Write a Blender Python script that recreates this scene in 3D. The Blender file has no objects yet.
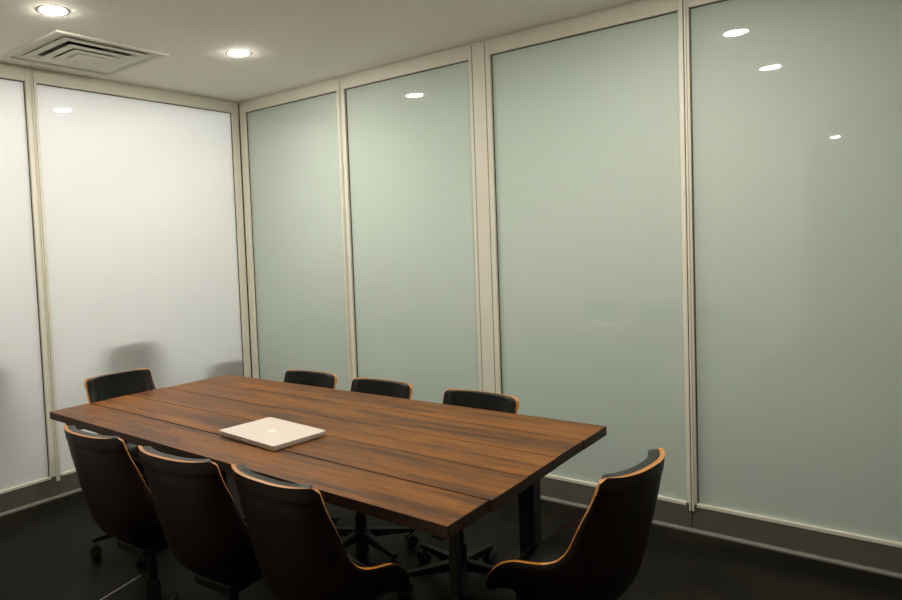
import bpy, bmesh, math, random
from mathutils import Vector, Matrix
random.seed(7)
S = bpy.context.scene
COL = S.collection
PI = math.pi
H = 2.6          # ceiling height

# ------------------------------------------------------------------ camera
YAW, PIT, ROL = 0.71036, -0.04955, -0.04235
cd = bpy.data.cameras.new('camera')
cam = bpy.data.objects.new('camera', cd)
COL.objects.link(cam)
fw = Vector((-math.sin(YAW)*math.cos(PIT), math.cos(YAW)*math.cos(PIT), math.sin(PIT)))
r0 = Vector((math.cos(YAW), math.sin(YAW), 0)); u0 = r0.cross(fw)
rr = r0*math.cos(ROL) + u0*math.sin(ROL)
uu = -r0*math.sin(ROL) + u0*math.cos(ROL)
m = Matrix((rr, uu, -fw)).transposed().to_4x4()
m.translation = Vector((4.04492, -3.56872, 1.47247))
cam.matrix_world = m
cd.sensor_fit = 'HORIZONTAL'; cd.sensor_width = 36.0
cd.lens = 685.66/902*36.0
cd.shift_x = 109.07/902
cd.shift_y = -21.69/902
cd.clip_start = 0.02
S.camera = cam

# ------------------------------------------------------------------ world and exposure
w = bpy.data.worlds.new('world'); S.world = w; w.use_nodes = True
w.node_tree.nodes['Background'].inputs[0].default_value = (0.8, 0.85, 0.8, 1)
w.node_tree.nodes['Background'].inputs[1].default_value = 0.02
S.view_settings.view_transform = 'Standard'
S.view_settings.look = 'None'
S.view_settings.gamma = 1
S.view_settings.exposure = 0.95
LENS_E = 325.0
LEFT_ROOM_W = 84.0
CORR_W = 56.0

def area(name, loc, sx, sy, power, colr, rot=(0, 0, 0)):
    l = bpy.data.lights.new(name, 'AREA'); l.shape = 'RECTANGLE'; l.size = sx; l.size_y = sy
    l.energy = power; l.color = colr
    o = bpy.data.objects.new(name, l); COL.objects.link(o); o.location = loc; o.rotation_euler = rot
    return o
# unseen lamps added beyond the left and back glass to light the panes from behind
area('added_backlight', (-1.75, -1.5, 2.57), 2.9, 4.0, LEFT_ROOM_W, (0.98, 0.97, 0.98))
area('added_backlight', (2.0, 1.1, 2.57), 2.5, 0.6, CORR_W, (0.94, 1.0, 0.92))

# ------------------------------------------------------------------ helpers
def newmat(name):
    mt = bpy.data.materials.new(name); mt.use_nodes = True
    nt = mt.node_tree; b = nt.nodes['Principled BSDF']
    return mt, nt, b
def N(nt, t, **k):
    n = nt.nodes.new(t)
    for a, v in k.items(): setattr(n, a, v)
    return n
def coords(nt, scale=(1, 1, 1), kind='Object'):
    tc = N(nt, 'ShaderNodeTexCoord'); mp = N(nt, 'ShaderNodeMapping')
    mp.inputs['Scale'].default_value = scale
    nt.links.new(tc.outputs[kind], mp.inputs['Vector'])
    return mp.outputs['Vector']
def noise(nt, vec, scale, detail=4, rough=0.55, dist=0.0):
    n = N(nt, 'ShaderNodeTexNoise')
    n.inputs['Scale'].default_value = scale; n.inputs['Detail'].default_value = detail
    n.inputs['Roughness'].default_value = rough; n.inputs['Distortion'].default_value = dist
    nt.links.new(vec, n.inputs['Vector'])
    return n.outputs['Fac']
def ramp(nt, fac, stops):
    r = N(nt, 'ShaderNodeValToRGB'); e = r.color_ramp.elements
    e[0].position, e[0].color = stops[0][0], (*stops[0][1], 1)
    e[1].position, e[1].color = stops[-1][0], (*stops[-1][1], 1)
    for p, c in stops[1:-1]:
        x = e.new(p); x.color = (*c, 1)
    nt.links.new(fac, r.inputs[0])
    return r.outputs[0]
def bump(nt, b, fac, strength, dist=0.002):
    n = N(nt, 'ShaderNodeBump'); n.inputs['Strength'].default_value = strength
    n.inputs['Distance'].default_value = dist
    nt.links.new(fac, n.inputs['Height']); nt.links.new(n.outputs[0], b.inputs['Normal'])
def simple(name, colr, rough=0.5, metal=0.0, var=0.06, nscale=8.0, spec=0.5, bmp=0.0):
    mt, nt, b = newmat(name)
    f = noise(nt, coords(nt), nscale)
    c0 = tuple(max(0, c*(1-var)) for c in colr); c1 = tuple(min(1, c*(1+var)) for c in colr)
    nt.links.new(ramp(nt, f, [(0.3, c0), (0.7, c1)]), b.inputs['Base Color'])
    b.inputs['Roughness'].default_value = rough; b.inputs['Metallic'].default_value = metal
    b.inputs['Specular IOR Level'].default_value = spec
    if bmp: bump(nt, b, noise(nt, coords(nt), 160, 3), bmp, 0.001)
    return mt

def glass_mat(name, diff, trans, mixf, clear=0.0, gloss=1.0, ior=1.75):
    """frosted pane: polished face that mirrors by Fresnel over an etched, translucent body"""
    mt, nt, b = newmat(name); nt.nodes.remove(b)
    out = nt.nodes['Material Output']
    d = N(nt, 'ShaderNodeBsdfDiffuse'); t = N(nt, 'ShaderNodeBsdfTranslucent')
    f = noise(nt, coords(nt), 0.9, 3)
    nt.links.new(ramp(nt, f, [(0.3, tuple(c*0.95 for c in diff)), (0.7, diff)]), d.inputs[0])
    t.inputs[0].default_value = (*trans, 1)
    mx = N(nt, 'ShaderNodeMixShader'); mx.inputs[0].default_value = mixf
    tt = t.outputs[0]
    if clear:
        rf = N(nt, 'ShaderNodeBsdfRefraction'); rf.inputs['Roughness'].default_value = 0.42; rf.inputs['IOR'].default_value = 1.25
        rf.inputs[0].default_value = (*trans, 1)
        mr = N(nt, 'ShaderNodeMixShader'); mr.inputs[0].default_value = clear
        nt.links.new(tt, mr.inputs[1]); nt.links.new(rf.outputs[0], mr.inputs[2]); tt = mr.outputs[0]
    nt.links.new(d.outputs[0], mx.inputs[1]); nt.links.new(tt, mx.inputs[2])
    g = N(nt, 'ShaderNodeBsdfAnisotropic') if False else N(nt, 'ShaderNodeBsdfGlossy')
    g.inputs['Roughness'].default_value = 0.015; g.inputs[0].default_value = (gloss, gloss, gloss, 1)
    fr = N(nt, 'ShaderNodeFresnel'); fr.inputs[0].default_value = ior
    m2 = N(nt, 'ShaderNodeMixShader')
    nt.links.new(fr.outputs[0], m2.inputs[0]); nt.links.new(mx.outputs[0], m2.inputs[1]); nt.links.new(g.outputs[0], m2.inputs[2])
    nt.links.new(m2.outputs[0], out.inputs[0])
    return mt

def wood_table():
    mt, nt, b = newmat('stained_pine_boards')
    tc = N(nt, 'ShaderNodeTexCoord')
    info = N(nt, 'ShaderNodeSeparateXYZ'); nt.links.new(tc.outputs['Object'], info.inputs[0])
    # strip index across a board: 3.6 cm lamellas with their own tone
    strips = N(nt, 'ShaderNodeMath', operation='MULTIPLY'); strips.inputs[1].default_value = 1/0.037
    nt.links.new(info.outputs[1], strips.inputs[0])
    fl = N(nt, 'ShaderNodeMath', operation='FLOOR'); nt.links.new(strips.outputs[0], fl.inputs[0])
    off = N(nt, 'ShaderNodeMath', operation='MULTIPLY'); off.inputs[1].default_value = 0.731
    nt.links.new(fl.outputs[0], off.inputs[0])
    xs = N(nt, 'ShaderNodeMath', operation='ADD'); nt.links.new(info.outputs[0], xs.inputs[0]); nt.links.new(off.outputs[0], xs.inputs[1])
    xf = N(nt, 'ShaderNodeMath', operation='MULTIPLY'); xf.inputs[1].default_value = 1.55; nt.links.new(xs.outputs[0], xf.inputs[0])
    xfl = N(nt, 'ShaderNodeMath', operation='FLOOR'); nt.links.new(xf.outputs[0], xfl.inputs[0])
    cb = N(nt, 'ShaderNodeCombineXYZ'); nt.links.new(xfl.outputs[0], cb.inputs[0]); nt.links.new(fl.outputs[0], cb.inputs[1])
    wn = N(nt, 'ShaderNodeTexWhiteNoise'); wn.noise_dimensions = '3D'; nt.links.new(cb.outputs[0], wn.inputs['Vector'])
    v1 = coords(nt, (1.6, 26, 10)); g1 = noise(nt, v1, 1.6, 8, 0.62, 0.6)
    v2 = coords(nt, (5, 120, 30)); g2 = noise(nt, v2, 1.6, 6, 0.7, 0.3)
    v3 = coords(nt, (1.4, 5, 3)); g3 = noise(nt, v3, 1.2, 4, 0.6, 0.8)
    def mul(a, k):
        n = N(nt, 'ShaderNodeMath', operation='MULTIPLY'); nt.links.new(a, n.inputs[0]); n.inputs[1].default_value = k; return n.outputs[0]
    def add(a, c):
        n = N(nt, 'ShaderNodeMath', operation='ADD'); nt.links.new(a, n.inputs[0]); nt.links.new(c, n.inputs[1]); return n.outputs[0]
    tot = add(add(mul(g1, 0.50), mul(g2, 0.34)), add(mul(g3, 0.22), mul(wn.outputs['Value'], 0.09)))
    colr = ramp(nt, tot, [(0.42, (0.008, 0.0026, 0.0005)), (0.51, (0.066, 0.0205, 0.0014)), (0.59, (0.145, 0.0480, 0.0030)), (0.70, (0.235, 0.086, 0.0062))])
    # knots
    vk = coords(nt, (2.2, 7.0, 2.0)); vo = N(nt, 'ShaderNodeTexVoronoi'); vo.inputs['Scale'].default_value = 1.25
    nt.links.new(vk, vo.inputs['Vector'])
    kr = ramp(nt, vo.outputs['Distance'], [(0.03, (0.25, 0.22, 0.2)), (0.10, (1, 1, 1))])
    mixk = N(nt, 'ShaderNodeMix', data_type='RGBA', blend_type='MULTIPLY'); mixk.inputs[0].default_value = 0.8
    nt.links.new(colr, mixk.inputs[6]); nt.links.new(kr, mixk.inputs[7])
    nt.links.new(mixk.outputs[2], b.inputs['Base Color'])
    rf = N(nt, 'ShaderNodeMapRange'); rf.inputs[3].default_value = 0.34; rf.inputs[4].default_value = 0.50
    nt.links.new(g1, rf.inputs[0]); nt.links.new(rf.outputs[0], b.inputs['Roughness'])
    b.inputs['Specular IOR Level'].default_value = 0.26
    bump(nt, b, add(mul(g2, 0.6), mul(g1, 0.6)), 0.35, 0.0015)
    return mt

def floor_mat():
    mt, nt, b = newmat('polished_dark_concrete')
    a = noise(nt, coords(nt), 1.7, 6, 0.6, 0.6); c = noise(nt, coords(nt), 14, 4, 0.6)
    ad = N(nt, 'ShaderNodeMath', operation='MULTIPLY_ADD'); nt.links.new(c, ad.inputs[0]); ad.inputs[1].default_value = 0.3
    nt.links.new(a, ad.inputs[2])
    nt.links.new(ramp(nt, ad.outputs[0], [(0.45, (0.004, 0.004, 0.003)), (0.66, (0.008, 0.0075, 0.005)), (0.85, (0.017, 0.015, 0.010))]), b.inputs['Base Color'])
    rf = N(nt, 'ShaderNodeMapRange'); rf.inputs[3].default_value = 0.30; rf.inputs[4].default_value = 0.5
    nt.links.new(a, rf.inputs[0]); nt.links.new(rf.outputs[0], b.inputs['Roughness'])
    b.inputs['Specular IOR Level'].default_value = 0.05
    bump(nt, b, c, 0.1, 0.001)
    return mt

M = {}
M['ceiling'] = simple('matt_ceiling_paint', (0.88, 0.86, 0.79), 0.9, var=0.015, nscale=2)
M['wall'] = simple('cream_wall_paint', (0.82, 0.77, 0.65), 0.85, var=0.02, nscale=2)
M['dimmed_wall'] = simple('dimmed_wall_paint', (0.30, 0.30, 0.24), 0.85, var=0.02, nscale=2)  # toned dark to stand in for the unlit right side of the room
M['white_wall'] = simple('white_wall_paint', (0.80, 0.80, 0.78), 0.9, var=0.01)
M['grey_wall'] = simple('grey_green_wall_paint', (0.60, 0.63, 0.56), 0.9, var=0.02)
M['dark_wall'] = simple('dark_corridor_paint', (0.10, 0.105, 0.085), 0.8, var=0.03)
M['frame'] = simple('beige_powder_coated_aluminium', (0.655, 0.645, 0.55), 0.42, 0.0, var=0.02, nscale=3)
M['rail'] = simple('grey_olive_kick_rail_metal', (0.10, 0.095, 0.074), 0.5, var=0.06, nscale=5)
M['toe'] = simple('grey_toe_moulding', (0.15, 0.143, 0.118), 0.5, var=0.05)
M['gasket'] = simple('brown_rubber_gasket', (0.05, 0.030, 0.018), 0.6)
M['floor'] = floor_mat()
M['glass_left'] = glass_mat('frosted_white_glass', (0.74, 0.74, 0.71), (0.92, 0.93, 0.905), 0.66, 0.28, ior=1.6)
M['glass_back'] = glass_mat('frosted_green_glass', (0.73, 0.815, 0.755), (0.64, 0.70, 0.65), 0.47, ior=1.62)
M['wood'] = wood_table()
M['dark_sides'] = simple('dark_board_side', (0.040, 0.0140, 0.0050), 0.6, var=0.5, nscale=60)
M['black_steel'] = simple('black_steel', (0.012, 0.012, 0.012), 0.5, 0.0, var=0.2, spec=0.3)
M['bolt'] = simple('zinc_bolt', (0.45, 0.43, 0.38), 0.35, 0.9)
M['walnut'] = simple('dark_walnut_veneer', (0.012, 0.0050, 0.0034), 0.42, var=0.3, nscale=14, spec=0.35)
M['ply'] = simple('golden_plywood_edge', (0.42, 0.168, 0.022), 0.4, var=0.15, nscale=40)
M['leather'] = simple('black_leather', (0.006, 0.007, 0.0058), 0.42, var=0.1, nscale=30, spec=0.28, bmp=0.3)
M['chair_metal'] = simple('dark_grey_metal', (0.006, 0.006, 0.006), 0.5, 0.0, spec=0.15)
M['rubber'] = simple('black_rubber', (0.01, 0.01, 0.01), 0.6)
M['silver'] = simple('silver_aluminium', (0.62, 0.55, 0.49), 0.45, 0.1, var=0.01)
M['silver_side'] = simple('silver_aluminium_side', (0.55, 0.52, 0.46), 0.35, 0.6, var=0.01)
M['logo'] = simple('white_gloss_emblem', (0.92, 0.92, 0.9), 0.15, 0.0, var=0.0)
M['dark_gap'] = simple('dark_plastic', (0.015, 0.015, 0.015), 0.7)
M['vent'] = simple('off_white_vent_metal', (0.74, 0.73, 0.65), 0.6, var=0.01)
M['vent_dark'] = simple('dark_vent_duct', (0.012, 0.014, 0.012), 0.9)
M['ring'] = simple('white_lamp_ring', (0.42, 0.41, 0.37), 0.4, var=0.01)
M['strip'] = simple('pale_floor_strip', (0.78, 0.74, 0.62), 0.45, 0.3)
mt, nt, b = newmat('glowing_lamp_lens')
b.inputs['Emission Color'].default_value = (1.0, 0.925, 0.825, 1); b.inputs['Emission Strength'].default_value = LENS_E
M['lens'] = mt

def box(bm, x0, x1, y0, y1, z0, z1, mi=0):
    vs = [bm.verts.new((x, y, z)) for z in (z0, z1) for y in (y0, y1) for x in (x0, x1)]
    for q in ((0, 2, 3, 1), (4, 5, 7, 6), (0, 1, 5, 4), (2, 6, 7, 3), (0, 4, 6, 2), (1, 3, 7, 5)):
        f = bm.faces.new([vs[i] for i in q]); f.material_index = mi
    return vs
def bevel(bm, w_, seg=2):
    bmesh.ops.bevel(bm, geom=bm.edges[:], offset=w_, segments=seg, affect='EDGES', profile=0.5, clamp_overlap=True)
def obj(name, bm, mats, parent=None, smooth=False, kind=None, loc=None, rotz=None):
    bmesh.ops.recalc_face_normals(bm, faces=bm.faces[:])
    me = bpy.data.meshes.new(name); bm.to_mesh(me); bm.free()
    for mm in (mats if isinstance(mats, (list, tuple)) else [mats]): me.materials.append(mm)
    if smooth: me.shade_smooth()
    o = bpy.data.objects.new(name, me); COL.objects.link(o)
    if parent: o.parent = parent
    if kind: o['kind'] = kind
    if loc: o.location = loc
    if rotz is not None: o.rotation_euler = (0, 0, rotz)
    return o
def thing(name, label, cat, loc=(0, 0, 0), rotz=0, group=None):
    o = bpy.data.objects.new(name, None); COL.objects.link(o); o.empty_display_size = 0.1
    o.location = loc; o.rotation_euler = (0, 0, rotz); o['label'] = label; o['category'] = cat
    if group: o['group'] = group
    return o
def struct(name, x0, x1, y0, y1, z0, z1, mt_):
    bm = bmesh.new(); box(bm, x0, x1, y0, y1, z0, z1); return obj(name, bm, mt_, kind='structure')
def cyl(bm, c, r, h, seg=32, r2=None, mi=0, axis='Z'):
    r2 = r if r2 is None else r2
    rings = []
    for rad, z in ((r, 0), (r2, h)):
        ring = []
        for i in range(seg):
            a = 2*PI*i/seg; p = (rad*math.cos(a), rad*math.sin(a), z)
            if axis == 'X': p = (p[2], p[0], p[1])
            if axis == 'Y': p = (p[0], p[2], p[1])
            ring.append(bm.verts.new((c[0]+p[0], c[1]+p[1], c[2]+p[2])))
        rings.append(ring)
    for i in range(seg):
        j = (i+1) % seg
        f = bm.faces.new((rings[0][i], rings[0][j], rings[1][j], rings[1][i])); f.material_index = mi
    for rg in (rings[0][::-1], rings[1]):
        f = bm.faces.new(rg); f.material_index = mi
def lathe(bm, prof, seg=40, c=(0, 0, 0)):
    rings = [[bm.verts.new((c[0]+r*math.cos(2*PI*i/seg), c[1]+r*math.sin(2*PI*i/seg), c[2]+z)) for i in range(seg)] for r, z in prof]
    for a, b_ in zip(rings[:-1], rings[1:]):
        for i in range(seg):
            j = (i+1) % seg; bm.faces.new((a[i], a[j], b_[j], b_[i]))
    return rings

# ------------------------------------------------------------------ room shell
XR = 4.75            # right wall of the meeting room
YF = -3.55           # wall on the photographer's side, with the doorway
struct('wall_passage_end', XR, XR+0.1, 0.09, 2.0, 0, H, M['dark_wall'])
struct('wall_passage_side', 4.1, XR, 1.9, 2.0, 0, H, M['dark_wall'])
struct('floor', -3.4, XR+0.1, -8.3, 2.0, -0.1, 0.0, M['floor'])
# ceiling slabs with openings cut for the two diffusers
VX0, VX1, VY0, VY1 = 0.105, 0.740, -1.825, -1.160
WX0, WX1, WY0, WY1 = 3.46, 4.10, -2.02, -1.36
def ceiling_with_holes(x0, x1, y0, y1, holes, z0, z1):
    bm = bmesh.new()
    xs = sorted({x0, x1, *[h[0] for h in holes], *[h[1] for h in holes]})
    ys = sorted({y0, y1, *[h[2] for h in holes], *[h[3] for h in holes]})
    for i in range(len(xs)-1):
        for j in range(len(ys)-1):
            cx, cy = (xs[i]+xs[i+1])/2, (ys[j]+ys[j+1])/2
            if any(h[0] < cx < h[1] and h[2] < cy < h[3] for h in holes): continue
            box(bm, xs[i], xs[i+1], ys[j], ys[j+1], z0, z1)
    bmesh.ops.remove_doubles(bm, verts=bm.verts[:], dist=1e-5)
    seen = {}
    for f in bm.faces: seen.setdefault(frozenset(v.index for v in f.verts), []).append(f)
    bm.verts.index_update()
    seen = {}
    for f in list(bm.faces): seen.setdefault(frozenset(v.index for v in f.verts), []).append(f)
    dead = [f for fs in seen.values() if len(fs) > 1 for f in fs]
    if dead: bmesh.ops.delete(bm, geom=dead, context='FACES')
    return bm
hole = lambda a, b_, c, d: (a+0.02, b_-0.02, c+0.02, d-0.02)
obj('ceiling', ceiling_with_holes(-3.4, XR+0.1, -8.3, 2.0, [hole(VX0, VX1, VY0, VY1), hole(WX0, WX1, WY0, WY1)], H, H+0.18), M['ceiling'], kind='structure')
struct('wall_right', XR, XR+0.1, YF-0.1, 0.09, 0, H, M['dimmed_wall'])
# near wall with the doorway the photograph is taken from
bm = bmesh.new()
box(bm, -0.09, 3.20, YF-0.10, YF, 0, H); box(bm, 4.40, XR, YF-0.10, YF, 0, H); box(bm, 3.20, 4.40, YF-0.10, YF, 2.50, H)
obj('wall_front', bm, M['wall'], kind='structure')
bm = bmesh.new()
box(bm, 3.20, 3.245, YF-0.105, YF+0.012, 0, 2.50); box(bm, 4.355, 4.40, YF-0.105, YF+0.012, 0, 2.50)
box(bm, 3.245, 4.355, YF-0.105, YF+0.012, 2.46, 2.50)
obj('trim_1', bm, M['frame'], kind='structure')
# corridor behind the doorway
struct('wall_hall_left', 1.9, 2.0, -8.2, YF-0.10, 0, H, M['dark_wall'])
struct('wall_hall_right', XR, XR+0.1, -8.2, YF-0.10, 0, H, M['dark_wall'])
struct('wall_hall_end', 1.9, XR+0.1, -8.3, -8.2, 0, H, M['dark_wall'])
# room beyond the left glass
struct('wall_next_room_far', -3.4, -3.3, -3.65, 2.0, 0, H, M['white_wall'])
struct('wall_next_room_front', -3.3, -0.09, -3.75, -3.65, 0, H, M['white_wall'])
struct('wall_next_room_back', -3.3, 0.09, 0.6, 0.7, 0, H, M['white_wall'])
# corridor beyond the back glass
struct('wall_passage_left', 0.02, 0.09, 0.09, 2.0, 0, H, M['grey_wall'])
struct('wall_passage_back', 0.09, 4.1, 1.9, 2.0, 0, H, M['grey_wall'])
struct('light_block_passage', 4.0, 4.1, 0.09, 1.9, 0, H, M['dark_wall'])  # unseen partition added to keep the backlight off the right end of the glass

# ------------------------------------------------------------------ glazed partition walls
GT, GB = H-0.0895, 0.136          # glass top and bottom
TOP = 2.586
def panel(num, wall, a0, a1, g0, g1, glass):
    """one framed pane; a = along the wall, frame face at 0, glass set back 2.2 cm"""
    def bx(bm, p0, p1, d0, d1, z0, z1, mi=0):
        if wall == 'B': box(bm, p0, p1, d0, d1, z0, z1, mi)
        else: box(bm, -d1, -d0, p0, p1, z0, z1, mi)
    bm = bmesh.new()
    bx(bm, a0, g0, 0.0, 0.055, GB, TOP); bx(bm, g1, a1, 0.0, 0.055, GB, TOP)
    bx(bm, g0, g1, 0.0, 0.055, GT, TOP)
    f = obj('window_%d' % num, bm, M['frame'], kind='structure')
    bv = f.modifiers.new('bevel', 'BEVEL'); bv.width = 0.0022; bv.segments = 2; bv.limit_method = 'ANGLE'
    bm = bmesh.new(); bx(bm, g0-0.006, g1+0.006, 0.022, 0.032, GB-0.006, GT+0.006)
    obj('glass_pane', bm, glass, f)
    bm = bmesh.new(); bx(bm, a0, a1, 0.0, 0.055, 0.012, GB-0.0005)
    obj('bottom_rail', bm, M['rail'], f)
    # rubber gasket line round the glass on the inner side
    bm = bmesh.new(); e = 0.004
    bx(bm, g0, g0+e, 0.016, 0.0215, GB, GT); bx(bm, g1-e, g1, 0.016, 0.0215, GB, GT)
    bx(bm, g0+e, g1-e, 0.016, 0.0215, GT-e, GT)
    obj('gasket', bm, M['gasket'], f)
    # sloping sill bead at the foot of the glass
    bm = bmesh.new(); bx(bm, g0, g1, -0.003, 0.0215, GB-0.010, GB+0.004)
    obj('sill_bead', bm, M['frame'], f)
    return f
gap = 0.002
panel(1, 'B', 0.006, 1.0225-gap, 0.066, 0.994, M['glass_back'])
panel(2, 'B', 1.0225+gap, 2.034-gap, 1.062, 2.011, M['glass_back'])
panel(3, 'B', 2.1175+gap, 3.163-gap, 2.149, 3.137, M['glass_back'])
panel(4, 'B', 3.163+gap, 4.21-gap, 3.185, 4.178, M['glass_back'])
panel(5, 'B', 4.21+gap, XR, 4.24, XR-0.03, M['glass_back'])
panel(6, 'A', -1.6045+gap, -0.006, -1.580, -0.066, M['glass_left'])
panel(7, 'A', -3.15+gap, -1.6045-gap, -3.12, -1.647, M['glass_left'])
panel(8, 'A', YF, -3.15-gap, YF+0.03, -3.18, M['glass_left'])
def post(name, wall, a0, a1, z0=0.10, out=0.004):
    bm = bmesh.new()
    if wall == 'B': box(bm, a0, a1, -out, 0.055, z0, TOP)
    else: box(bm, -0.055, out, a0, a1, z0, TOP)
    bevel(bm, 0.0015, 2)
    return obj(name, bm, M['frame'], kind='structure')
post('trim_2', 'B', 2.034+gap, 2.1175-gap, GB-0.02, 0.0)
struct('baseboard_post', 2.034+gap, 2.1175-gap, 0.0, 0.055, 0.012, GB-0.021, M['rail'])
# round nosed cover beads either side of each joint
def beads(name, wall, a, hw=0.0105):
    bm = bmesh.new()
    for s in (-1, 1):
        c = a + s*hw*0.62
        if wall == 'B': box(bm, c-hw*0.45, c+hw*0.45, -0.009, 0.0, 0.104, TOP)
        else: box(bm, 0.0, 0.009, c-hw*0.45, c+hw*0.45, 0.104, TOP)
    bevel(bm, 0.0025, 2)
    return obj(name, bm, M['frame'], kind='structure')
beads('trim_3', 'B', 3.163); beads('trim_4', 'B', 1.0225, 0.008); beads('trim_5', 'A', -1.6045, 0.010)
for k, (wl, a) in enumerate((('B', 1.0225), ('B', 2.034), ('B', 2.1175), ('B', 3.163), ('B', 4.21), ('A', -1.6045), ('A', -3.15))):
    bm = bmesh.new()
    if wl == 'B': box(bm, a-gap, a+gap, 0.004, 0.05, 0.012, TOP)
    else: box(bm, -0.05, -0.004, a-gap, a+gap, 0.012, TOP)
    obj('trim_%d' % (6+k), bm, M['gasket'], kind='structure')
# corner post joint
bm = bmesh.new(); box(bm, -0.055, 0.0055, -0.0055, 0.055, 0.0, TOP); obj('trim_13', bm, M['gasket'], kind='structure')
# recessed shadow channel under the ceiling
bm = bmesh.new(); box(bm, -0.055, XR, 0.012, 0.055, TOP, H); obj('trim_14', bm, M['frame'], kind='structure')
bm = bmesh.new(); box(bm, -0.055, -0.012, YF, 0.012, TOP, H); obj('trim_15', bm, M['frame'], kind='structure')
# low toe moulding on the floor in front of the frames
def toe(name, wall):
    pr = [(0.0, 0.0), (0.016, 0.0), (0.016, 0.008), (0.010, 0.016), (0.0, 0.018)]
    bm = bmesh.new(); ends = []
    for a in ((0.016, XR) if wall == 'B' else (YF, -0.016)):
        ends.append([bm.verts.new((a, -d, z) if wall == 'B' else (d, a, z)) for d, z in pr])
    n = len(pr)
    for i in range(n):
        j = (i+1) % n; bm.faces.new((ends[0][i], ends[0][j], ends[1][j], ends[1][i]))
    bm.faces.new(ends[0]); bm.faces.new(ends[1][::-1])
    obj(name, bm, M['toe'], kind='structure')
toe('baseboard_back', 'B'); toe('baseboard_left', 'A')
# thin pale strip lying on the floor
bm = bmesh.new()
a, b_ = Vector((1.307, -1.885, 0)), Vector((1.46, -2.585, 0)); d = (b_-a).normalized(); n_ = Vector((-d.y, d.x, 0))*0.0022
vs = [bm.verts.new(p + Vector((0, 0, z))) for z in (0.0, 0.002) for p in (a-n_, a+n_, b_+n_, b_-n_)]
for q in ((3, 2, 1, 0), (4, 5, 6, 7), (0, 1, 5, 4), (1, 2, 6, 5), (2, 3, 7, 6), (3, 0, 4, 7)): bm.faces.new([vs[i] for i in q])
obj('trim_16', bm, M['strip'], kind='structure')

# ------------------------------------------------------------------ table
TX0, TX1, TY0, TY1, TZ = 0.945, 3.123, -2.105, -1.005, 0.75
TC = ((TX0+TX1)/2, (TY0+TY1)/2)
table = thing('conference_table', 'long brown wooden plank conference table with black steel legs in the middle of the room', 'table', (TC[0], TC[1], 0), 0.0)
hx, hy = (TX1-TX0)/2, (TY1-TY0)/2
bm = bmesh.new()
ys = [-hy, -hy+0.212, -hy+0.436, -hy+0.655, -hy+0.878, hy]
ends = [(-0.028, -0.004), (-0.010, 0.004), (-0.004, 0.0), (-0.022, -0.002), (0.0, 0.0)]
for i in range(5):
    b2 = bmesh.new(); g = 0.0030 if i != 3 else 0.0012
    y0 = ys[i] + (g if i else 0); y1 = ys[i+1] - ((0.0030 if i != 2 else 0.0012) if i < 4 else 0)
    box(b2, -hx-ends[i][0]*0, hx+ends[i][1], y0, y1, TZ-0.034, TZ + (0.0006 if i % 2 else 0))
    # left ends step slightly board to board
    for v in b2.verts:
        if v.co.x < 0: v.co.x = -hx + (-0.022, -0.014, -0.010, 0.010, 0.010)[i]
    bevel(b2, 0.0016, 2)
    b2.normal_update()
    for f in b2.faces:
        if abs(f.normal.z) < 0.5: f.material_index = 1  # every vertical board face gets the darker brown
    # the boards fan out a little towards the right end
    for v in b2.verts:
        tx = (v.co.x+hx)/(2*hx); ty = (v.co.y+hy)/(2*hy)
        ya = -2.073 + (-1.035+2.073)*ty; yb = -2.125 + (-1.012+2.125)*ty
        v.co.y = ya+(yb-ya)*tx - TC[1]
    me = bpy.data.meshes.new('t'); b2.to_mesh(me); b2.free(); bm.from_mesh(me); bpy.data.meshes.remove(me)
obj('tabletop', bm, [M['wood'], M['dark_sides']], table)
def bxp(name, dims, mat_, parent, bv=0.002):
    bm = bmesh.new(); box(bm, *dims)
    if bv: bevel(bm, bv, 2)
    return obj(name, bm, mat_, parent)
for s in (-1, 1):
    x = s*(hx-0.09)
    bxp('apron', (x-0.02, x+0.02, -hy+0.06, hy-0.24, 0.665, 0.716), M['black_steel'], table)
bxp('rail', (-hx+0.115, hx-0.115, -0.10, -0.06, 0.675, 0.716), M['black_steel'], table)
bxp('rail', (-hx+0.115, hx-0.115, 0.06, 0.10, 0.675, 0.716), M['black_steel'], table)
# square steel posts, plus the slim one at the near right corner
for s, x in ((-1, -0.67), (1, 0.934)):
    y = 0.205 if s > 0 else 0.10
    lg = bxp('leg', (x-0.029, x+0.029, y-0.029, y+0.029, 0.0, 0.716), M['black_steel'], table)
    bxp('foot', (x-0.045, x+0.045, y-0.045, y+0.045, 0.0, 0.012), M['black_steel'], lg, 0.004)
    bxp('bracket', (x-0.05, x+0.05, -0.12, 0.24 if s > 0 else 0.14, 0.69, 0.716), M['black_steel'], lg)
    bm = bmesh.new(); cyl(bm, (x+s*0.029, y-0.012, 0.64), 0.006, s*0.004, 12, axis='X'); obj('bolt', bm, M['bolt'], lg)
    if s > 0:
        x = 1.031
        bxp('leg', (x-0.012, x+0.012, -hy+0.085, -hy+0.109, 0.0, 0.716), M['black_steel'], table)

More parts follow.
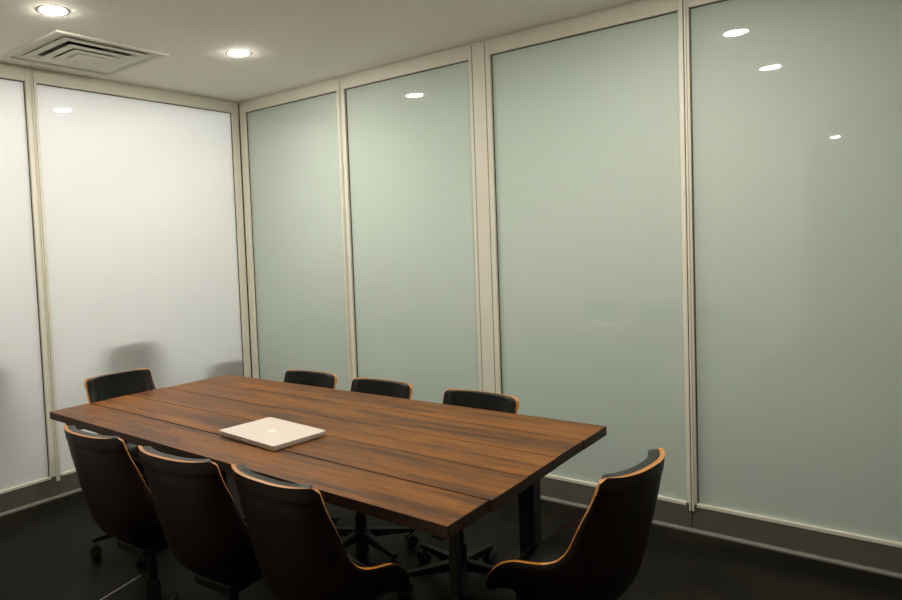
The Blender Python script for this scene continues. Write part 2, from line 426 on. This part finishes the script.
# ------------------------------------------------------------------ laptop
lc = ((1.945+1.957+2.305+2.289)/4, (-1.903-1.638-1.671-1.937)/4)
lap = thing('laptop', 'closed silver laptop lying on the wooden conference table', 'laptop', (lc[0], lc[1], TZ+0.0006), math.radians(-5.3))
lw, ld = 0.172, 0.128
def rounded_slab(bm, hw, hd, z0, z1, r, seg=6, mi=0):
    pts = []
    for cx, cy, a0 in ((hw-r, hd-r, 0), (-hw+r, hd-r, PI/2), (-hw+r, -hd+r, PI), (hw-r, -hd+r, 3*PI/2)):
        for i in range(seg+1):
            a = a0 + PI/2*i/seg; pts.append((cx+r*math.cos(a), cy+r*math.sin(a)))
    lo = [bm.verts.new((x, y, z0)) for x, y in pts]; hi = [bm.verts.new((x, y, z1)) for x, y in pts]
    n = len(pts)
    for i in range(n):
        j = (i+1) % n; bm.faces.new((lo[i], lo[j], hi[j], hi[i]))
    bm.faces.new(lo[::-1]); bm.faces.new(hi)
bm = bmesh.new(); rounded_slab(bm, lw, ld, 0.003, 0.0125, 0.010)
base = obj('base', bm, M['silver_side'], lap)
bm = bmesh.new(); rounded_slab(bm, lw-0.002, ld-0.002, 0.0125, 0.0136, 0.010); obj('seal', bm, M['dark_gap'], base)
for sx in (-1, 1):
    for sy in (-1, 1):
        bm = bmesh.new(); cyl(bm, (sx*(lw-0.025), sy*(ld-0.022), 0.0), 0.008, 0.003, 16); obj('rubber_foot', bm, M['rubber'], base)
bm = bmesh.new(); box(bm, -0.022, 0.022, -ld-0.0006, -ld+0.004, 0.0095, 0.0128); obj('thumb_notch', bm, M['logo'], base)
bm = bmesh.new(); rounded_slab(bm, lw, ld, 0.0136, 0.0195, 0.010)
bmesh.ops.bevel(bm, geom=[e for e in bm.edges if all(v.co.z > 0.019 for v in e.verts)], offset=0.0015, segments=2, affect='EDGES')
lid = obj('lid', bm, M['silver'], lap)
# emblem: fruit outline with a bite and a leaf, stem towards the front edge
bm = bmesh.new()
pts = []
for i in range(48):
    a = 2*PI*i/48
    r_ = 0.0165*(1 + 0.10*math.cos(2*a))
    x, y = r_*math.cos(a)*1.0, -r_*math.sin(a)*1.05
    # dimples top and bottom
    dip = math.exp(-(x/0.004)**2)*0.0028
    y = y + dip if y < 0 else y - dip*0.7
    # bite on one side
    bx_, by_, br = 0.0225, -0.001, 0.009
    dd = math.hypot(x-bx_, y-by_)
    if dd < br: x = bx_ - math.sqrt(max(0, br*br-(y-by_)**2))
    pts.append((x, y))
lo = [bm.verts.new((x, y, 0.0195)) for x, y in pts]; hi = [bm.verts.new((x, y, 0.0198)) for x, y in pts]
for i in range(48):
    j = (i+1) % 48; bm.faces.new((lo[i], lo[j], hi[j], hi[i]))
bm.faces.new(hi)
lf = [(0.0005, -0.0178), (0.0006, -0.021), (0.0035, -0.0245), (0.0075, -0.026), (0.0072, -0.0225), (0.0048, -0.019)]
v2 = [bm.verts.new((x, y, 0.0198)) for x, y in lf]; v3 = [bm.verts.new((x, y, 0.0195)) for x, y in lf]
bm.faces.new(v2)
for i in range(6):
    j = (i+1) % 6; bm.faces.new((v3[i], v3[j], v2[j], v2[i]))
obj('emblem', bm, M['logo'], lid)

# ------------------------------------------------------------------ chairs
# chair local frame: faces +y, origin on the floor below the column, zero lift = top of back at 0.87
# columns: centre line y, z, half width, and the vector from the centre line to the raised side rim
PROF = [(-0.245, 0.874, .161, .052, 0), (-0.2449, 0.872, .170, .052, 0), (-0.2445, 0.867, .1755, .053, 0), (-0.2435, 0.859, .1785, .053, 0), (-0.242, 0.846, .180, .054, 0), (-0.239, 0.820, .181, .058, .002),
        (-0.235, 0.79, .182, .063, .010), (-0.226, 0.74, .184, .074, .020), (-0.214, 0.68, .186, .082, .035), (-0.198, 0.61, .188, .086, .062),
        (-0.180, 0.55, .190, .094, .091), (-0.150, 0.500, .191, .100, .122), (-0.105, 0.468, .192, .095, .144), (-0.045, 0.452, .192, .080, .151),
        (0.02, 0.448, .192, .045, .144), (0.07, 0.452, .189, .028, .124), (0.115, 0.455, .180, .020, .094), (0.150, 0.452, .162, .014, .064), (0.174, 0.444, .136, .008, .040), (0.186, 0.436, .100, .0, .022)]
def catmull(P, n):
    out = []
    for i in range(len(P)-1):
        p0, p1, p2, p3 = P[max(i-1, 0)], P[i], P[i+1], P[min(i+2, len(P)-1)]
        for k in range(n):
            t = k/n
            out.append(tuple(0.5*((2*b)+(-a+c)*t+(2*a-5*b+4*c-d)*t*t+(-a+3*b-3*c+d)*t**3) for a, b, c, d in zip(p0, p1, p2, p3)))
    out.append(P[-1]); return out
SP = catmull(PROF, 3)
def shell_point(i, u):
    y, z, hw, wy, wz = SP[i]
    a = abs(u)
    ref = 0.181 if z > 0.8 else (0.192 if y > 0 else hw)
    k = (a*hw/ref)**2.6
    return Vector((u*hw*(1-0.05*a*a), y+wy*k, z+wz*k))
def shell_normal(i, u):
    du = shell_point(i, min(u+0.02, 1.02))-shell_point(i, max(u-0.02, -1.02))
    ds = shell_point(min(i+1, len(SP)-1), u)-shell_point(max(i-1, 0), u)
    return du.cross(ds).normalized()        # towards the sitter
NU = 22
US = [-1+2*i/NU for i in range(NU+1)]
US = [math.copysign(abs(u)**0.85, u) for u in US]
def build_shell(th=0.011):
    bm = bmesh.new(); F, B = [], []
    for i in range(len(SP)):
        fr, bk = [], []
        for k, u in enumerate(US):
            p = shell_point(i, u); n = shell_normal(i, u)
            fr.append(bm.verts.new(p)); tk = 0.012 if SP[i][1] > 0.83 and i < 18 else 0.0075
            if abs(u) < 0.9 and SP[i][1] < 0.83: tk = 0.010
            bk.append(bm.verts.new(p-n*tk))
        F.append(fr); B.append(bk)
    L = len(SP)
    for i in range(L-1):
        for k in range(NU):
            f = bm.faces.new((F[i][k], F[i][k+1], F[i+1][k+1], F[i+1][k])); f.material_index = 0
            f = bm.faces.new((B[i][k], B[i+1][k], B[i+1][k+1], B[i][k+1])); f.material_index = 0
        for k in (0, NU):
            f = bm.faces.new((F[i][k], F[i+1][k], B[i+1][k], B[i][k])); f.material_index = 1
    for i in (0, L-1):
        for k in range(NU):
            f = bm.faces.new((F[i][k], F[i][k+1], B[i][k+1], B[i][k])); f.material_index = 1
    for f in bm.faces: f.smooth = f.material_index == 0
    return bm
def build_cushion(i0, i1, th, seam=0.0):
    """padded liner following the shell between two profile stations"""
    bm = bmesh.new(); F, B = [], []
    n_i = i1-i0
    for i in range(i0, i1+1):
        s = (i-i0)/n_i
        fr, bk = [], []
        for u in US:
            uc = u*0.955
            p = shell_point(i, uc); nn = shell_normal(i, uc)
            e = min(1, (1-abs(u))/0.10); es = min(1, min(s, 1-s)/0.045)
            prof = math.sqrt(max(0, 1-(1-e)**2))*math.sqrt(max(0, 1-(1-es)**2))
            nrm = nn
            fr.append(bm.verts.new(p+nrm*(0.0015+th*prof))); bk.append(bm.verts.new(p+nrm*0.0008))
        F.append(fr); B.append(bk)
    for i in range(n_i):
        for k in range(NU):
            bm.faces.new((F[i][k], F[i][k+1], F[i+1][k+1], F[i+1][k]))
            bm.faces.new((B[i][k], B[i+1][k], B[i+1][k+1], B[i][k+1]))
        for k in (0, NU): bm.faces.new((F[i][k], F[i+1][k], B[i+1][k], B[i][k]))
    for i in (0, n_i):
        for k in range(NU): bm.faces.new((F[i][k], F[i][k+1], B[i][k+1], B[i][k]))
    return bm
def make_chair():
    t = thing('swivel_chair', '', 'chair')
    obj('shell', build_shell(), [M['walnut'], M['ply']], t)
    L = len(SP)-1
    obj('backrest_pad', build_cushion(2, 31, 0.024), M['leather'], t, True)
    obj('seat_pad', build_cushion(32, L-2, 0.030), M['leather'], t, True)
    bm = bmesh.new(); box(bm, -0.085, 0.085, -0.09, 0.11, 0.405, 0.4405); bevel(bm, 0.008, 2)
    mp = obj('mounting_plate', bm, M['chair_metal'], t)
    bm = bmesh.new(); cyl(bm, (0, 0, 0.26), 0.017, 0.147, 20); cyl(bm, (0, 0, 0.085), 0.030, 0.19, 24, 0.026)
    obj('gas_lift', bm, M['chair_metal'], t, False)
    bm = bmesh.new(); cyl(bm, (0, 0, 0.072), 0.042, 0.045, 24, 0.034); obj('hub', bm, M['chair_metal'], t)
    for k in range(5):
        a = PI/2 + PI + k*2*PI/5
        bm = bmesh.new()
        vs = []
        for (x, hw, z0, z1) in ((0.03, 0.021, 0.074, 0.112), (0.15, 0.017, 0.072, 0.098), (0.255, 0.013, 0.070, 0.084)):
            vs.append([bm.verts.new((x, -hw, z0)), bm.verts.new((x, hw, z0)), bm.verts.new((x, hw*0.8, z1)), bm.verts.new((x, -hw*0.8, z1))])
        for a_, b_ in zip(vs[:-1], vs[1:]):
            for i in range(4):
                j = (i+1) % 4; bm.faces.new((a_[i], a_[j], b_[j], b_[i]))
        bm.faces.new(vs[0][::-1]); bm.faces.new(vs[-1])
        lg = obj('base_leg', bm, M['chair_metal'], t, rotz=a)
        bm = bmesh.new()
        for s in (-1, 1): cyl(bm, (0.242, s*0.006, 0.027), 0.027, s*0.014, 20, axis='Y')
        cyl(bm, (0.242, 0, 0.03), 0.006, 0.042, 10)
        obj('caster', bm, M['rubber'], lg)
    return t
def copy_tree(o, parent=None):
    c = o.copy(); COL.objects.link(c); c.parent = parent
    for ch in o.children: copy_tree(ch, c)
    return c
proto = make_chair(); first = [True]
def place(px, py, rot, label, group, lift=0.0, spin=0.0):
    """px, py = where the middle of the top of the back stands"""
    if first[0]: c = proto; first[0] = False
    else: c = copy_tree(proto)
    c.location = (px + math.sin(rot)*-0.245*1.0, py + math.cos(rot)*0.245, 0)
    c.rotation_euler = (0, 0, rot)
    if group != G1: c.scale = (1.2, 1, 1)
    elif lift < -0.02: c.scale = (1.06, 1, 1)
    c['label'] = label; c['category'] = 'chair'; c['group'] = group
    for ch in c.children:
        if ch.name.split('.')[0] in ('shell', 'backrest_pad', 'seat_pad', 'mounting_plate'):
            ch.location.z = lift
    for ch in c.children:
        k = ch.name.split('.')[0]
        if k == 'gas_lift': ch.location.z = lift
        if k == 'base_leg': ch.rotation_euler.z += spin
    return c
G1 = 'swivel chairs round the conference table'
place(1.884, -2.430, 0.03, 'dark walnut chair with orange edge, leftmost of three backs on the near table side', G1)
place(2.346, -2.423, 0.07, 'dark walnut chair with orange edge, middle of three backs on the near table side', G1, spin=PI/5)
place(2.730, -2.398, -0.05, 'dark walnut chair with orange edge, rightmost of three backs on the near table side', G1)
place(3.497, -1.762, 1.457, 'walnut chair with orange edge seen from behind at the right end of the table', G1)
place(0.775, -1.640, -1.62, 'black padded chair at the left table end before the white frosted glass', G1, -0.03)
place(1.497, -0.86, PI+0.02, 'black padded chair across the table, nearest the glass corner of the room', G1, -0.09)
place(1.980, -0.86, PI+0.0, 'black padded chair across the table, middle of three along the green glass', G1, -0.09, PI/5)
place(2.530, -0.86, PI-0.02, 'black padded chair across the table in front of the wide beige post', G1, -0.09)
G2 = 'dark chairs in the next room seen through the frosted glass'
place(-0.055, -2.06, PI/2, 'blurred dark chair behind the frosted glass at the left edge of the picture', G2)
place(-0.055, -1.02, PI/2, 'blurred dark chair behind the white frosted glass above the chair at the table end', G2)
place(-0.055, -0.20, PI/2, 'blurred dark chair behind the white frosted glass next to the room corner', G2, -0.25)

# ------------------------------------------------------------------ ceiling diffusers
def sq(bm, h0, z0, h1, z1):
    a = [bm.verts.new((sx*h0[0], sy*h0[1], z0)) for sx, sy in ((-1, -1), (1, -1), (1, 1), (-1, 1))]
    c = [bm.verts.new((sx*h1[0], sy*h1[1], z1)) for sx, sy in ((-1, -1), (1, -1), (1, 1), (-1, 1))]
    for i in range(4):
        j = (i+1) % 4; bm.faces.new((a[i], a[j], c[j], c[i]))
    return a, c
def ring_solid(bm, prof):
    """square ring with the closed (half-size reduction, z) section"""
    loops = []
    for (hx_, hy_), z in prof:
        loops.append([bm.verts.new((sx*hx_, sy*hy_, z)) for sx, sy in ((-1, -1), (1, -1), (1, 1), (-1, 1))])
    n = len(loops)
    for a in range(n):
        b_ = (a+1) % n
        for i in range(4):
            j = (i+1) % 4; bm.faces.new((loops[a][i], loops[a][j], loops[b_][j], loops[b_][i]))
def vent(x0, x1, y0, y1, label):
    cx, cy, ax, ay = (x0+x1)/2, (y0+y1)/2, (x1-x0)/2, (y1-y0)/2
    t = thing('ceiling_vent', label, 'vent', (cx, cy, H), group='square ceiling air vents')
    k = lambda d: (ax-d, ay-d)
    bm = bmesh.new(); ring_solid(bm, [(k(0), 0.0), (k(0), -0.007), (k(0.004), -0.010), (k(0.024), -0.010), (k(0.030), -0.004), (k(0.030), 0.0)])
    obj('frame', bm, M['vent'], t)
    bm = bmesh.new(); ring_solid(bm, [(k(0.022), 0.001), (k(0.032), 0.001), (k(0.085), 0.005), (k(0.095), 0.12), (k(0.022), 0.12)])
    obj('neck', bm, M['vent'], t)
    bm = bmesh.new(); box(bm, -ax+0.03, ax-0.03, -ay+0.03, ay-0.03, 0.122, 0.13); obj('duct', bm, M['vent_dark'], t)
    for d0, zz in ((0.078, -0.006), (0.145, -0.016), (0.203, -0.020)):
        bm = bmesh.new()
        ring_solid(bm, [(k(d0), zz), (k(d0+0.036), zz-0.001), (k(d0+0.060), zz+0.010), (k(d0+0.060), zz+0.016), (k(d0+0.026), zz+0.005), (k(d0), zz+0.004)])
        obj('louvre', bm, M['vent'], t)
    bm = bmesh.new(); box(bm, -ax+0.255, ax-0.255, -ay+0.255, ay-0.255, -0.024, -0.014); bevel(bm, 0.003, 2); obj('centre_plate', bm, M['vent'], t)
    for s in (-1, 1):
        bm = bmesh.new(); box(bm, s*0.11-0.004, s*0.11+0.004, -ay+0.06, ay-0.06, 0.03, 0.05); obj('cross_bar', bm, M['vent'], t)
vent(VX0, VX1, VY0, VY1, 'square off-white ceiling air vent with stepped louvres beside the left glass wall')
vent(WX0, WX1, WY0, WY1, 'square ceiling air vent near the door, seen only mirrored in the right pane')

# ------------------------------------------------------------------ downlights
def downlight(x, y, label, grp='round recessed ceiling lights', r=0.060):
    t = thing('ceiling_light', label, 'light', (x, y, H), group=grp)
    bm = bmesh.new()
    rg = lathe(bm, [(r+0.011, 0.0), (r+0.0105, -0.0010), (r+0.002, -0.0016), (r-0.001, -0.0006)])
    obj('trim_ring', bm, M['ring'], t, True)
    bm = bmesh.new(); lathe(bm, [(0.001, -0.0075), (r*0.35, -0.0070), (r*0.65, -0.0056), (r*0.88, -0.0032), (r-0.0015, -0.0008)]); obj('lens', bm, M['lens'], t, True)
downlight(0.985, -1.965, 'round glowing ceiling light beside the square vent, at the top left corner of the picture')
downlight(1.01, -0.87, 'round glowing ceiling light near the glass corner of the room')
downlight(3.19, -0.972, 'round ceiling light over the right end of the table, mirrored high in the right pane')
downlight(3.18, -2.165, 'round ceiling light near the door, mirrored as lower of two right-pane glints')
downlight(3.10, -7.5, 'round ceiling light far down the hall, mirrored as the small glint inside the door outline', r=0.05)
